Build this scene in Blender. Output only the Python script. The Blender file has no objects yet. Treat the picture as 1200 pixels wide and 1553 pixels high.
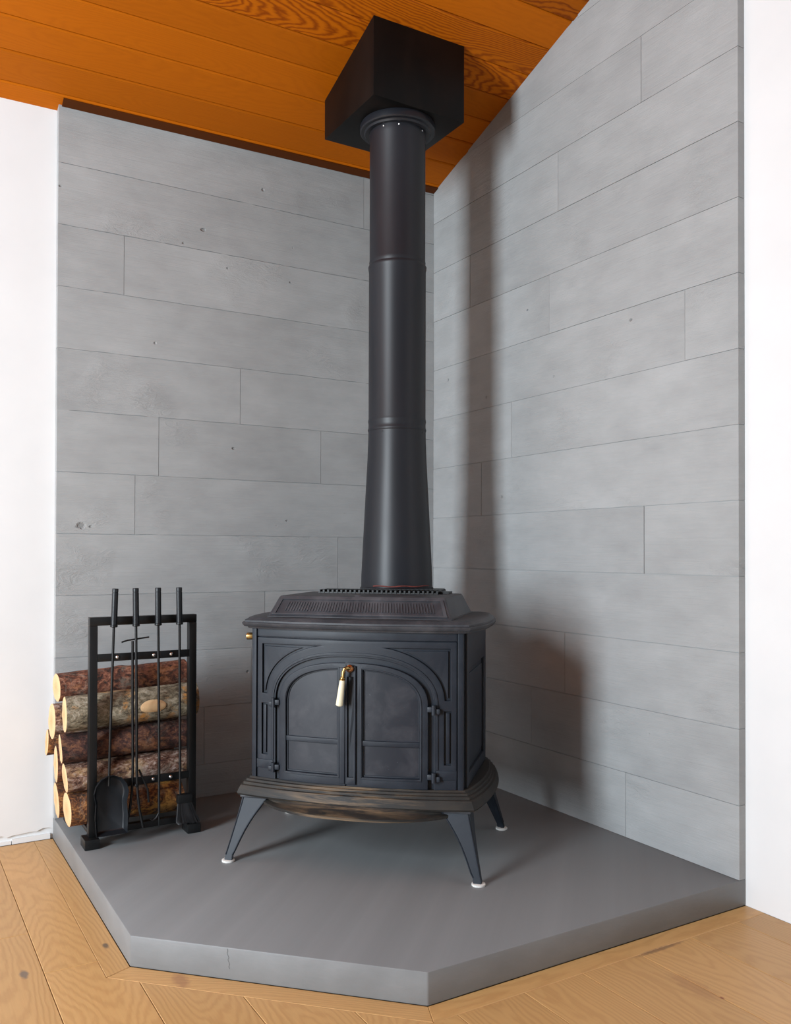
import bpy, bmesh, math, random
from mathutils import Vector, Matrix, noise
PI = math.pi
rnd = random.Random(7)
COL = bpy.context.scene.collection
S2 = 2 ** -.5
HZ = 0.08            # hearth top above the wooden floor; everything below is written relative to the hearth top

# ------------------------------------------------------------------ helpers
def link(o, parent=None):
    COL.objects.link(o)
    if parent: o.parent = parent
    return o

def smooth(me, ang=35):
    for p in me.polygons: p.use_smooth = True
    try: me.set_sharp_from_angle(angle=math.radians(ang))
    except Exception: pass

def obj(name, bm, mat, parent=None, sm=True, ang=35):
    me = bpy.data.meshes.new(name)
    bmesh.ops.recalc_face_normals(bm, faces=bm.faces)
    bm.to_mesh(me); bm.free()
    if mat: me.materials.append(mat)
    if sm: smooth(me, ang)
    return link(bpy.data.objects.new(name, me), parent)

def thing(name, label, cat, loc=(0, 0, 0), rz=0, group=None):
    o = bpy.data.objects.new(name, None); o.empty_display_size = .05
    COL.objects.link(o); o.location = loc; o.rotation_euler = (0, 0, rz)
    return tag(o, label, cat, group)

def tag(o, label, cat, group=None):
    o['label'] = label; o['category'] = cat
    if group: o['group'] = group
    return o

def struct(o): o['kind'] = 'structure'; return o

def bevel(bm, w, seg=2, ang=30):
    es = [e for e in bm.edges if len(e.link_faces) == 2 and e.calc_face_angle(0) > math.radians(ang)]
    if es and w > 0:
        bmesh.ops.bevel(bm, geom=es, offset=w, segments=seg, profile=.5, affect='EDGES', clamp_overlap=True)

def box(bm, x0, x1, y0, y1, z0, z1):
    c = [(x0, y0, z0), (x1, y0, z0), (x1, y1, z0), (x0, y1, z0), (x0, y0, z1), (x1, y0, z1), (x1, y1, z1), (x0, y1, z1)]
    v = [bm.verts.new(p) for p in c]
    for f in ((0, 1, 2, 3), (4, 5, 6, 7), (0, 1, 5, 4), (1, 2, 6, 5), (2, 3, 7, 6), (3, 0, 4, 7)):
        bm.faces.new([v[i] for i in f])
    return v

def bbox(x0, x1, y0, y1, z0, z1, w=.002, seg=2):
    bm = bmesh.new(); box(bm, x0, x1, y0, y1, z0, z1)
    bmesh.ops.recalc_face_normals(bm, faces=bm.faces); bevel(bm, w, seg); return bm

def prism(pts, z0, z1, w=0, seg=2, bm=None):
    own = bm is None
    if own: bm = bmesh.new()
    a = [bm.verts.new((x, y, z0)) for x, y in pts]; b = [bm.verts.new((x, y, z1)) for x, y in pts]
    n = len(pts); bm.faces.new(a); bm.faces.new(b)
    for i in range(n): bm.faces.new([a[i], a[(i + 1) % n], b[(i + 1) % n], b[i]])
    if own:
        bmesh.ops.recalc_face_normals(bm, faces=bm.faces); bevel(bm, w, seg)
    return bm

def loft(rings, cap0=True, cap1=True, bm=None, closed=True):
    if bm is None: bm = bmesh.new()
    R = [[bm.verts.new(p) for p in r] for r in rings]
    n = len(rings[0])
    for a, b in zip(R[:-1], R[1:]):
        for i in range(n if closed else n - 1):
            j = (i + 1) % n
            bm.faces.new([a[i], a[j], b[j], b[i]])
    if cap0: bm.faces.new(R[0])
    if cap1: bm.faces.new(R[-1])
    return bm

def lathe(prof, n=64, c=(0, 0), cap0=True, cap1=True, bm=None):
    rings = [[(c[0] + r * math.cos(2 * PI * i / n), c[1] + r * math.sin(2 * PI * i / n), z) for i in range(n)] for r, z in prof]
    return loft(rings, cap0, cap1, bm)

def tube(pts, rad, n=12, bm=None, rads=None, flat=None):
    """round (or flattened) bar along a polyline"""
    pts = [Vector(p) for p in pts]; rings = []
    ref = None
    for i, p in enumerate(pts):
        d = (pts[min(i + 1, len(pts) - 1)] - pts[max(i - 1, 0)]).normalized()
        if ref is None:
            ref = Vector((0, 1, 0)) if abs(d.y) < .8 else Vector((1, 0, 0))
        u = (ref - d * ref.dot(d)).normalized(); v = d.cross(u); ref = u
        r = rads[i] if rads else rad
        fl = flat if flat else 1
        rings.append([p + u * math.cos(2 * PI * k / n) * r * fl + v * math.sin(2 * PI * k / n) * r for k in range(n)])
    return loft(rings, bm=bm)

def curve_solid(splines, depth, bev=0.0, res=2):
    """closed 2-D outlines (even-odd: holes allowed) -> bmesh solid, XY outline, Z from 0 to depth"""
    cu = bpy.data.curves.new('outline', 'CURVE'); cu.dimensions = '2D'; cu.fill_mode = 'BOTH'
    for pts in splines:
        s = cu.splines.new('POLY'); s.points.add(len(pts) - 1)
        for q, p in zip(s.points, pts): q.co = (p[0], p[1], 0, 1)
        s.use_cyclic_u = True
    cu.extrude = depth / 2 - bev; cu.bevel_depth = bev; cu.bevel_resolution = res; cu.offset = -bev
    o = bpy.data.objects.new('outline', cu); COL.objects.link(o)
    bpy.context.view_layer.update()
    me = bpy.data.meshes.new_from_object(o.evaluated_get(bpy.context.evaluated_depsgraph_get()))
    bm = bmesh.new(); bm.from_mesh(me)
    bpy.data.objects.remove(o); bpy.data.curves.remove(cu); bpy.data.meshes.remove(me)
    bmesh.ops.remove_doubles(bm, verts=bm.verts, dist=1e-5)
    bmesh.ops.translate(bm, verts=bm.verts, vec=(0, 0, depth / 2))
    return bm

def uvset(me, fn):
    """fn(face, loop vertex co) -> (u, v)"""
    uv = me.uv_layers.new(name='UVMap')
    for p in me.polygons:
        for li in p.loop_indices:
            uv.data[li].uv = fn(p, me.vertices[me.loops[li].vertex_index].co)

# ------------------------------------------------------------------ materials
def mat(name):
    m = bpy.data.materials.new(name); m.use_nodes = True
    nt = m.node_tree; b = nt.nodes['Principled BSDF']
    return m, nt, b

class N:
    def __init__(s, nt): s.nt = nt
    def new(s, t, **k):
        n = s.nt.nodes.new(t)
        for a, v in k.items(): setattr(n, a, v)
        return n
    def set(s, sock, v):
        if isinstance(v, bpy.types.NodeSocket): s.nt.links.new(v, sock)
        elif v is not None: sock.default_value = v
    def math(s, op, a, b=None, c=None, clamp=False):
        n = s.new('ShaderNodeMath', operation=op, use_clamp=clamp)
        s.set(n.inputs[0], a); s.set(n.inputs[1], b)
        if c is not None: s.set(n.inputs[2], c)
        return n.outputs[0]
    def noise(s, vec, scale, detail=4, rough=.55, dist=0):
        n = s.new('ShaderNodeTexNoise'); s.set(n.inputs['Vector'], vec)
        n.inputs['Scale'].default_value = scale; n.inputs['Detail'].default_value = detail
        n.inputs['Roughness'].default_value = rough; n.inputs['Distortion'].default_value = dist
        return n.outputs['Fac']
    def comb(s, x, y, z=0.0):
        n = s.new('ShaderNodeCombineXYZ')
        for i, v in enumerate((x, y, z)): s.set(n.inputs[i], v)
        return n.outputs[0]
    def sep(s, v):
        n = s.new('ShaderNodeSeparateXYZ'); s.set(n.inputs[0], v); return n.outputs
    def ramp(s, f, stops, interp='LINEAR'):
        n = s.new('ShaderNodeValToRGB'); n.color_ramp.interpolation = interp
        e = n.color_ramp.elements
        while len(e) < len(stops): e.new(.5)
        for q, (p, c) in zip(e, stops):
            q.position = p; q.color = (c if isinstance(c, (tuple, list)) else (c, c, c)) + ((1,) if len(c if isinstance(c, (tuple, list)) else (c, c, c)) == 3 else ())
        s.set(n.inputs[0], f); return n.outputs[0]
    def mix(s, f, a, b, mode='MIX'):
        n = s.new('ShaderNodeMix', data_type='RGBA', blend_type=mode)
        s.set(n.inputs[0], f)
        for i, v in ((6, a), (7, b)):
            if isinstance(v, tuple) and len(v) == 3: v = v + (1,)
            s.set(n.inputs[i], v)
        return n.outputs[2]
    def bump(s, h, strength, dist, normal=None):
        n = s.new('ShaderNodeBump'); n.inputs['Strength'].default_value = strength; n.inputs['Distance'].default_value = dist
        s.set(n.inputs['Height'], h)
        if normal is not None: s.set(n.inputs['Normal'], normal)
        return n.outputs[0]
    def obj(s): return s.new('ShaderNodeTexCoord').outputs['Object']
    def uv(s): return s.new('ShaderNodeTexCoord').outputs['UV']
    def attr(s, nm): return s.new('ShaderNodeAttribute', attribute_name=nm).outputs['Fac']
    def scale(s, v, xyz):
        n = s.new('ShaderNodeMapping'); s.set(n.inputs[0], v); n.inputs['Scale'].default_value = xyz; return n.outputs[0]

def m_concrete(name, base=(.36, .365, .36), imprint=1.0, rough=.62, chips=()):
    m, nt, b = mat(name); n = N(nt); o = n.obj(); x, y, z = n.sep(o)
    h = n.math('SUBTRACT', x, y)
    v = n.comb(h, z, n.math('MULTIPLY', n.attr('plank'), 7.3))
    big = n.noise(v, 1.6, 3); mid = n.noise(n.scale(v, (1, 2.2, 1)), 6, 5, .6)
    t = n.math('ADD', n.math('MULTIPLY', big, .55), n.math('MULTIPLY', mid, .45))
    lo = tuple(c * .82 for c in base); hi = tuple(c * 1.16 for c in base)
    col = n.ramp(t, [(.3, lo), (.7, hi)])
    grain = n.noise(n.scale(v, (5, 130, 1)), 1.0, 5, .65, .6)
    col = n.mix(n.math('MULTIPLY', n.math('SUBTRACT', grain, .5), .45 * imprint, clamp=True), col, tuple(c * .72 for c in base))
    # scattered pits and knot prints
    vo = n.new('ShaderNodeTexVoronoi'); nt.links.new(v, vo.inputs['Vector']); vo.inputs['Scale'].default_value = 7
    pit = n.ramp(vo.outputs['Distance'], [(0.02, 1.0), (.05, 0.0)])
    pm = n.ramp(n.noise(v, 2.5, 2), [(.52, 0.0), (.6, 1.0)])
    pit = n.math('MULTIPLY', pit, pm)
    swirl = n.noise(n.scale(v, (14, 30, 1)), 1.0, 6, .7, 2.5)
    sm_ = n.ramp(n.noise(v, 3.1, 2), [(.55, 0.0), (.7, 1.0)])
    col = n.mix(n.math('MULTIPLY', pit, .35 * imprint), col, tuple(c * .5 for c in base))
    for (ph, pzz, pr) in chips:      # broken-out chips left by the formwork
        dx = n.math('DIVIDE', n.math('SUBTRACT', h, ph), pr); dz = n.math('DIVIDE', n.math('SUBTRACT', z, pzz), pr * .7)
        d = n.math('ADD', n.math('SQRT', n.math('ADD', n.math('MULTIPLY', dx, dx), n.math('MULTIPLY', dz, dz))), n.math('MULTIPLY', n.math('SUBTRACT', n.noise(v, 70, 3), .5), 1.2))
        k = n.ramp(d, [(.5, 1.0), (1.1, 0.0)]); pit = n.math('MAXIMUM', pit, k)
        col = n.mix(n.math('MULTIPLY', k, .55), col, tuple(c * .45 for c in base))
    nt.links.new(col, b.inputs['Base Color'])
    H = n.math('ADD', n.math('MULTIPLY', grain, .5 * imprint), n.math('MULTIPLY', mid, .5))
    H = n.math('ADD', H, n.math('MULTIPLY', n.math('MULTIPLY', swirl, sm_), 1.6 * imprint))
    H = n.math('SUBTRACT', H, n.math('MULTIPLY', pit, 1.6 * imprint))
    nt.links.new(n.bump(H, .8, .0035), b.inputs['Normal'])
    b.inputs['Roughness'].default_value = rough
    return m

def m_wood(name, light, dark, freq=260, contrast=.6, rough=.4, knots=(), vary=.25, fine=.35, gate=None, coat=0.0, vs=.45, hoff=.10, spec=.5):
    """plain-sawn boards: u across, v along, attribute 'plank' seeds each board"""
    m, nt, b = mat(name); n = N(nt); uv = n.uv(); u, v, _ = n.sep(uv); s = n.attr('plank')
    sv = n.math('MULTIPLY', s, 13.7)
    slow = n.noise(n.comb(n.math('MULTIPLY', u, .6), n.math('MULTIPLY', v, vs), sv), 1.0, 1, .4)
    wob = n.noise(n.comb(n.math('MULTIPLY', u, 11), n.math('MULTIPLY', v, 3.2), sv), 1.0, 4, .55)
    h = n.math('ADD', n.math('ADD', n.math('MULTIPLY', n.math('SUBTRACT', slow, .5), .5), hoff), n.math('MULTIPLY', wob, .045))
    uo = n.math('ADD', u, n.math('MULTIPLY', n.math('SUBTRACT', n.math('FRACT', n.math('MULTIPLY', s, 5.31)), .5), .1))
    r = n.math('SQRT', n.math('ADD', n.math('MULTIPLY', uo, uo), n.math('MULTIPLY', h, h)))
    w = n.math('SINE', n.math('MULTIPLY', r, freq))
    w2 = n.math('POWER', n.math('ADD', n.math('MULTIPLY', w, .5), .5), 1.6)
    f = n.noise(n.comb(n.math('MULTIPLY', u, 170), n.math('MULTIPLY', v, 5), sv), 1.0, 4, .6)
    amp = contrast
    if gate: amp = n.math('MULTIPLY', n.ramp(n.math('FRACT', n.math('MULTIPLY', s, gate)), [(.35, .12), (.6, 1.0)]), contrast)
    k = n.math('ADD', n.math('MULTIPLY', w2, amp), n.math('MULTIPLY', n.math('SUBTRACT', f, .4), fine), clamp=True)
    col = n.mix(k, light, dark)
    tint = n.math('ADD', 1 - vary / 2, n.math('MULTIPLY', n.math('FRACT', n.math('MULTIPLY', s, 3.17)), vary))
    patch = n.math('ADD', .88, n.math('MULTIPLY', slow, .24))
    tint = n.math('MULTIPLY', tint, patch)
    col = n.mix(1.0, col, n.comb(tint, tint, tint), 'MULTIPLY')
    o = n.obj(); ox, oy, oz = n.sep(o)
    for (kx, ky, rx, ry, st, kc) in knots:
        dx = n.math('DIVIDE', n.math('SUBTRACT', ox, kx), rx); dy = n.math('DIVIDE', n.math('SUBTRACT', oy, ky), ry)
        d = n.math('SQRT', n.math('ADD', n.math('MULTIPLY', dx, dx), n.math('MULTIPLY', dy, dy)))
        d = n.math('ADD', d, n.math('MULTIPLY', n.math('SUBTRACT', n.noise(o, 60, 3), .5), .8))
        col = n.mix(n.math('MULTIPLY', n.ramp(d, [(.5, 1.0), (1.25, 0.0)]), st), col, kc)
    nt.links.new(col, b.inputs['Base Color'])
    b.inputs['Roughness'].default_value = rough
    b.inputs['Specular IOR Level'].default_value = spec
    b.inputs['Coat Weight'].default_value = coat; b.inputs['Coat Roughness'].default_value = .25
    nt.links.new(n.bump(n.math('ADD', w2, f), .15, .0008), b.inputs['Normal'])
    return m

def m_iron(name, base, rough=.5, spec=.5, metallic=0.0, dust=(.16, .155, .15), damt=.35, scale=9, bump=.25, stain=None, vertical=1.0):
    m, nt, b = mat(name); n = N(nt); o = n.obj()
    a = n.noise(n.scale(o, (1, 1, vertical)), scale, 6, .62, .4)
    c = n.mix(n.math('MULTIPLY', n.ramp(a, [(.45, 0.0), (.75, 1.0)]), damt), base, dust)
    sp = n.noise(o, 140, 2, .5)
    c = n.mix(n.math('MULTIPLY', n.ramp(sp, [(.72, 0.0), (.78, 1.0)]), damt * .6), c, tuple(min(1, q * 1.8) for q in dust))
    if stain:
        s1 = n.noise(n.scale(o, stain[1]), 1.0, 6, .65, .8)
        sx, sy, sz = n.sep(o)   # ash spilled from the doors: streaks gather under the middle of the front
        near = n.ramp(n.math('ADD', n.math('ABSOLUTE', n.math('ADD', sx, .02)), n.math('MULTIPLY', n.math('SUBTRACT', n.noise(o, 7, 3), .5), .35)), [(.08, 1.0), (.30, .08)])
        near = n.math('MULTIPLY', near, n.ramp(sy, [(-.2, 1.0), (.0, .0)]) if False else n.math('LESS_THAN', sy, -.16))
        c = n.mix(n.math('MULTIPLY', n.math('MULTIPLY', n.ramp(s1, [(.44, 0.0), (.62, 1.0)]), near), stain[2]), c, stain[0])
    nt.links.new(c, b.inputs['Base Color'])
    nt.links.new(n.math('ADD', rough - .08, n.math('MULTIPLY', a, .16)), b.inputs['Roughness'])
    b.inputs['Metallic'].default_value = metallic; b.inputs['Specular IOR Level'].default_value = spec
    g = n.noise(o, 420, 2, .6)
    nt.links.new(n.bump(n.math('ADD', g, n.math('MULTIPLY', a, 1.5)), bump, .0006), b.inputs['Normal'])
    return m

def m_plain(name, c, rough=.5, metallic=0.0, spec=.5, nscale=30, namt=.08, bump=.1):
    m, nt, b = mat(name); n = N(nt); o = n.obj(); a = n.noise(o, nscale, 4)
    nt.links.new(n.ramp(a, [(.3, tuple(q * (1 - namt) for q in c)), (.7, tuple(min(1, q * (1 + namt)) for q in c))]), b.inputs['Base Color'])
    b.inputs['Roughness'].default_value = rough; b.inputs['Metallic'].default_value = metallic
    b.inputs['Specular IOR Level'].default_value = spec
    nt.links.new(n.bump(a, bump, .001), b.inputs['Normal'])
    return m

def m_bark(name, c1, c2, c3, seed, orange=(.42, .17, .04), oamt=.3, pale=(.45, .40, .32), pamt=.2):
    m, nt, b = mat(name); n = N(nt); x, y, z = n.sep(n.obj())
    v = n.comb(n.math('ADD', x, seed * 3.1), y, z)
    w = n.scale(v, (.7, 1, 1))
    a = n.noise(w, 34, 9, .74, 1.0); bb = n.noise(v, 9, 4, .6, .8); f = n.noise(n.scale(v, (.6, 1, 1)), 130, 5, .7)
    col = n.ramp(n.math('ADD', n.math('MULTIPLY', a, .65), n.math('MULTIPLY', f, .35)), [(.42, c1), (.5, c2), (.60, c3)])
    o1 = n.ramp(bb, [(.53, 0.0), (.62, 1.0)])
    col = n.mix(n.math('MULTIPLY', n.math('MULTIPLY', o1, n.ramp(a, [(.42, 0.0), (.56, 1.0)])), oamt), col, orange)
    p1 = n.ramp(n.noise(v, 13, 6, .7, 1.0), [(.55, 0.0), (.64, 1.0)])
    col = n.mix(n.math('MULTIPLY', p1, pamt), col, pale)
    nt.links.new(col, b.inputs['Base Color'])
    b.inputs['Roughness'].default_value = .72
    nt.links.new(n.bump(n.math('ADD', n.math('MULTIPLY', a, 1.4), f), .75, .006), b.inputs['Normal'])
    return m

def m_cut(name, c=(.74, .50, .27), ring=(.62, .31, .13), cyz=(0, 0)):
    m, nt, b = mat(name); n = N(nt); x, y, z = n.sep(n.obj())
    r = n.math('SQRT', n.math('ADD', n.math('MULTIPLY', y, y), n.math('MULTIPLY', z, z)))
    r2 = n.math('ADD', r, n.math('MULTIPLY', n.noise(n.obj(), 18, 3), .012))
    w = n.math('ADD', n.math('MULTIPLY', n.math('SINE', n.math('MULTIPLY', r2, 900)), .5), .5)
    core = n.ramp(n.math('DIVIDE', r2, .06), [(.1, 1.0), (.75, 0.0)])
    col = n.mix(n.math('MULTIPLY', core, .75), c, ring)
    col = n.mix(n.math('MULTIPLY', w, .18), col, ring)
    spk = n.noise(n.obj(), 160, 3)
    col = n.mix(n.math('MULTIPLY', n.ramp(spk, [(.6, 0.0), (.7, 1.0)]), .3), col, (.9, .72, .5))
    nt.links.new(col, b.inputs['Base Color']); b.inputs['Roughness'].default_value = .8
    nt.links.new(n.bump(n.math('ADD', w, spk), .3, .001), b.inputs['Normal'])
    return m

M = {}
M['concrete'] = m_concrete('board_formed_concrete', (.355, .368, .372), chips=[(-1.114, 2.285, .011), (-1.578, 1.082, .020), (-1.545, 1.079, .006), (-1.011, 2.146, .005), (-.732, 2.134, .006), (-1.658, 2.342, .006), (-.982, 1.41, .007), (-.744, 1.117, .005), (-1.195, 2.215, .006), (1.24, 1.79, .007), (.683, 1.958, .006)])
M['hearth'] = m_concrete('smooth_concrete', (.20, .207, .212), imprint=.15, rough=.5)
M['white'] = m_plain('white_plaster', (.765, .775, .78), .8, nscale=5, namt=.02, bump=.25)
M['white_bright'] = M['white']
M['gap'] = m_plain('dark_joint', (.10, .10, .098), .9)
M['sub'] = m_plain('subfloor', (.30, .19, .10), .9)
M['oak'] = m_wood('oak_planks', (.57, .335, .128), (.38, .185, .058), freq=760, contrast=.30, rough=.42, vary=.14, fine=.45,
    knots=[(-1.905, -1.03, .013, .030, .9, (.16, .12, .09)), (-1.693, -.97, .010, .020, .9, (.13, .09, .06)), (-1.575, -1.26, .022, .05, .5, (.25, .10, .05)),
           (-.50, -1.93, .035, .09, .35, (.30, .13, .05)), (-.42, -1.745, .11, .010, .65, (.16, .09, .05)), (-.487, -2.0, .006, .008, .8, (.2, .05, .03))])
M['fir'] = m_wood('fir_ceiling_boards', (.47, .118, .0015), (.19, .030, .0006), freq=900, contrast=.75, rough=.6, vary=.24, fine=.30, gate=1.0, coat=0.0, hoff=.06, spec=.12)
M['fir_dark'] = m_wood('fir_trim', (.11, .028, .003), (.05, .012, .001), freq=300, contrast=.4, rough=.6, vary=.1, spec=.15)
M['iron'] = m_iron('cast_iron', (.010, .0145, .023), .50, .36, dust=(.032, .040, .054), damt=.5)
M['iron_glass'] = m_iron('sooty_door_glass', (.014, .018, .027), .42, .36, dust=(.058, .058, .068), damt=.6, scale=12, bump=.08)
M['iron_top'] = m_iron('dusty_cast_iron', (.028, .031, .038), .5, .42, dust=(.095, .095, .105), damt=.7)
M['iron_base'] = m_iron('ash_stained_iron', (.018, .017, .016), .58, .3, dust=(.05, .043, .036), damt=.6, stain=((.19, .125, .07), (4.5, 4.5, 70), .8))
M['pipe'] = m_iron('painted_steel_pipe', (.011, .012, .016), .42, .40, dust=(.026, .027, .036), damt=.35, scale=4, vertical=.35)
M['boxsteel'] = m_iron('weathered_steel_box', (.0035, .0035, .0035), .45, .15, dust=(.026, .014, .010), damt=.4, scale=5, vertical=.3)
M['black'] = m_iron('black_powder_coat', (.006, .0065, .007), .42, .35, dust=(.012, .012, .014), damt=.3)
M['shovel'] = m_iron('black_sheet_steel', (.009, .011, .014), .38, .4, dust=(.018, .02, .024), damt=.3)
M['brass'] = m_plain('aged_brass', (.46, .31, .12), .34, 1.0, nscale=120, namt=.2)
M['copper'] = m_plain('aged_copper', (.50, .24, .11), .32, 1.0, nscale=90, namt=.35)
M['ivory'] = m_plain('ivory_ceramic', (.80, .76, .56), .22, nscale=20, namt=.04)
M['steel'] = m_plain('bolt_steel', (.75, .75, .75), .3, 1.0)
M['felt'] = m_plain('white_felt', (.70, .69, .66), .95, nscale=300, namt=.1, bump=.5)
M['bristle'] = m_plain('black_bristle', (.014, .014, .016), .5)
M['sealant'] = m_plain('red_sealant', (.16, .035, .028), .7, nscale=60, namt=.5)

# ------------------------------------------------------------------ the setting
def boards_object(name, polys, mat_, thick=.012, bev=.0012, uvfn=None, seeds=None):
    """each board an extruded polygon inside one mesh; polys in the XY plane, top at 0"""
    bm = bmesh.new(); lay = bm.faces.layers.float.new('plank'); uvl = bm.loops.layers.uv.new('UVMap')
    for i, (pts, uv) in enumerate(polys):
        t = bmesh.new(); prism(pts, -thick, 0, 0, bm=t); bmesh.ops.recalc_face_normals(t, faces=t.faces)
        es = [e for e in t.edges if all(v.co.z > -thick / 2 for v in e.verts)]
        if bev: bmesh.ops.bevel(t, geom=es, offset=bev, segments=1, affect='EDGES', clamp_overlap=True)
        vm = {v: bm.verts.new(v.co) for v in t.verts}
        s = seeds[i] if seeds else rnd.random()
        for f in t.faces:
            nf = bm.faces.new([vm[v] for v in f.verts]); nf[lay] = s
            for l in nf.loops: l[uvl].uv = uv(l.vert.co)
        t.free()
    return bm

# --- oak floor: planks run towards the camera, a border strip frames the hearth
OFF = .064
AX, DY = -1.666, -1.675
CUT = .552
hearth_poly = [(AX, .03), (AX, -(-DY - CUT)), (AX + CUT, DY), (.03, DY), (.03, .03)]
c8 = OFF * math.tan(PI / 8)
ob = [(AX - OFF, .03), (AX - OFF, -(-DY - CUT) - c8), (AX + CUT - c8, DY - OFF), (.03, DY - OFF)]
def ylow(x):
    if x <= ob[0][0]: return .03
    if x < ob[2][0]:
        t = (x - ob[1][0]) / (ob[2][0] - ob[1][0]); return ob[1][1] + t * (ob[2][1] - ob[1][1])
    return ob[3][1]
g = .0008
polys = []
bx = sorted([-1.665 - .196 * k for k in range(1, 16)] + [-1.665, -1.469, -1.272, -1.075, -.878, -.69, -.487, -.29, -.093, .03])
YE = -4.6
for i in range(len(bx) - 1):
    x0, x1 = bx[i], bx[i + 1]; xc = (x0 + x1) / 2
    cuts = []
    if abs(x1 + 1.665) < .01: cuts = [-1.05]
    elif x1 < -1.7: cuts = [-.35 - rnd.random() * 1.4, -2.6 - rnd.random()]
    else: cuts = [-2.9 - rnd.random() * 1.2]
    a, b_ = x0 + g, x1 - g
    top = [(b_, ylow(b_) - (g if b_ > ob[0][0] else 0))]
    if a < ob[0][0] < b_:
        top = [(b_, ylow(b_) - g), (ob[1][0] - g, ob[1][1] - g), (ob[1][0] - g, .03), (a, .03)]
    else:
        if a < ob[2][0] < b_: top.append((ob[2][0], ob[2][1] - g))
        top.append((a, ylow(a) - g if a > ob[0][0] else .03))
    segs = [YE] + sorted(cuts) + [None]
    for s0, s1 in zip(segs[:-1], segs[1:]):
        if s1 is None: pts = [(a, s0 + g), (b_, s0 + g)] + [p for p in top if p[1] > s0 + .01]
        else: pts = [(a, s0 + g), (b_, s0 + g), (b_, s1 - g), (a, s1 - g)]
        if a < ob[0][0] < b_ and s1 is None:
            pts = [(a, s0 + g), (b_, s0 + g)] + top if s0 < ylow(b_) else [(a, s0 + g), (ob[1][0] - g, s0 + g), (ob[1][0] - g, .03), (a, .03)]
        if a < ob[0][0] < b_ and s1 is not None and s1 > ylow(b_):   # the plank notched round the border's corner
            pts = [(a, s0 + g), (b_, s0 + g), (b_, ylow(b_) - g), (ob[1][0] - g, ob[1][1] - g), (ob[1][0] - g, s1 - g), (a, s1 - g)]
        polys.append((pts, (lambda co, xc=xc: (co.x - xc, co.y))))
hp = hearth_poly
def strip(p0, p1, q1, q0):
    d = (Vector(p1) - Vector(p0)).normalized(); nn = Vector((-d.y, d.x)); o_ = Vector(p0)
    return ([p0, p1, q1, q0], (lambda co, d=d, nn=nn, o_=o_: ((co.xy - o_).dot(nn), (co.xy - o_).dot(d))))
polys.append(strip(ob[0], (ob[1][0], ob[1][1]), hp[1], hp[0]))
polys.append(strip((ob[1][0] + g, ob[1][1] - g * 2), ob[2], (hp[2][0], hp[2][1]), (hp[1][0] + g, hp[1][1] - g)))
polys.append(strip((ob[2][0] + g, ob[2][1]), ob[3], hp[3], (hp[2][0] + g, hp[2][1])))
fl = obj('floor', boards_object('floor', polys, None, .014, .0011), M['oak'], sm=False); fl.location.z = -HZ; struct(fl)
bm = bmesh.new(); box(bm, -5.2, .13, YE, .13, -HZ - .06, -HZ - .0141)
sf = struct(obj('floor_base', bm, M['sub'], sm=False)); sf.name = 'floor_base'

# --- board-formed concrete cladding on both walls
def clad(name, L, z_seams, vseams, along, zt, jit, gap=.0018):
    """panels with narrow joints; along='x' (left wall, face y=0) or 'y' (right wall, face x=0)"""
    bm = bmesh.new(); lay = bm.faces.layers.float.new('plank'); R = random.Random(3 if along == 'x' else 11)
    zs = z_seams
    for i in range(len(zs) - 1):
        z0, z1 = zs[i], zs[i + 1]
        xs = [-L] + sorted(v for v, z in vseams if z0 < z < z1) + [0.0]
        for a, b_ in zip(xs[:-1], xs[1:]):
            off = R.uniform(0, .0012)
            t = bmesh.new(); n = max(2, int((b_ - a) / .03))
            gg = gap / 2
            xa, xb = a + (gg if a > -L else 0), (b_ - gg if b_ < 0 else .0005)
            def top(u): return min(z1 - gg, zt(u))
            if z0 > max(zt(xa), zt(xb)): t.free(); continue
            lo, hi = [], []
            for k in range(n + 1):
                u = xa + (xb - xa) * k / n
                tz = top(u); bz = z0 + gg
                if tz < bz + .002: continue
                lo.append((u, bz + (R.uniform(-1, 1) * jit if i else 0))); hi.append((u, tz + (R.uniform(-1, 1) * jit if tz == z1 - gg else 0)))
            if len(lo) < 2: t.free(); continue
            pts = lo + hi[::-1]
            fv = [t.verts.new((p[0], off, p[1])) for p in pts]; bv = [t.verts.new((p[0], .0298, p[1])) for p in pts]
            t.faces.new(fv); m_ = len(pts)
            for k in range(m_): t.faces.new([fv[k], fv[(k + 1) % m_], bv[(k + 1) % m_], bv[k]])
            bmesh.ops.recalc_face_normals(t, faces=t.faces)
            s = R.random(); vm = {}
            for v in t.verts:
                c = v.co
                vm[v] = bm.verts.new((c.x, c.y, c.z) if along == 'x' else (c.y, c.x, c.z))
            for f in t.faces: nf = bm.faces.new([vm[v] for v in f.verts]); nf[lay] = s
            t.free()
    # backing slab behind the joints
    pts = [(-L + .002, -.001), (0.03, -.001), (0.03, zt(0)), (-L + .002, zt(-L + .002))]
    fv = [bm.verts.new((p[0], .004, p[1]) if along == 'x' else (.004, p[0], p[1])) for p in pts]
    bv = [bm.verts.new((p[0], .03, p[1]) if along == 'x' else (.03, p[0], p[1])) for p in pts]
    fs = [bm.faces.new(fv), bm.faces.new(bv[::-1])] + [bm.faces.new([fv[k], fv[(k + 1) % 4], bv[(k + 1) % 4], bv[k]]) for k in range(4)]
    for f in fs: f[lay] = .5
    o = obj(name, bm, M['concrete'], sm=False)
    return struct(o)
SL = .328; TILT = .018
def zc(x, y): return 2.675 - SL * y + TILT * x
zL = [-.0001] + [2.661 - .23 * k for k in range(11, -1, -1)] + [2.9]
zR = [-.0001] + [1.8336 - .23 * k for k in range(7, -6, -1)] + [3.4]
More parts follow.
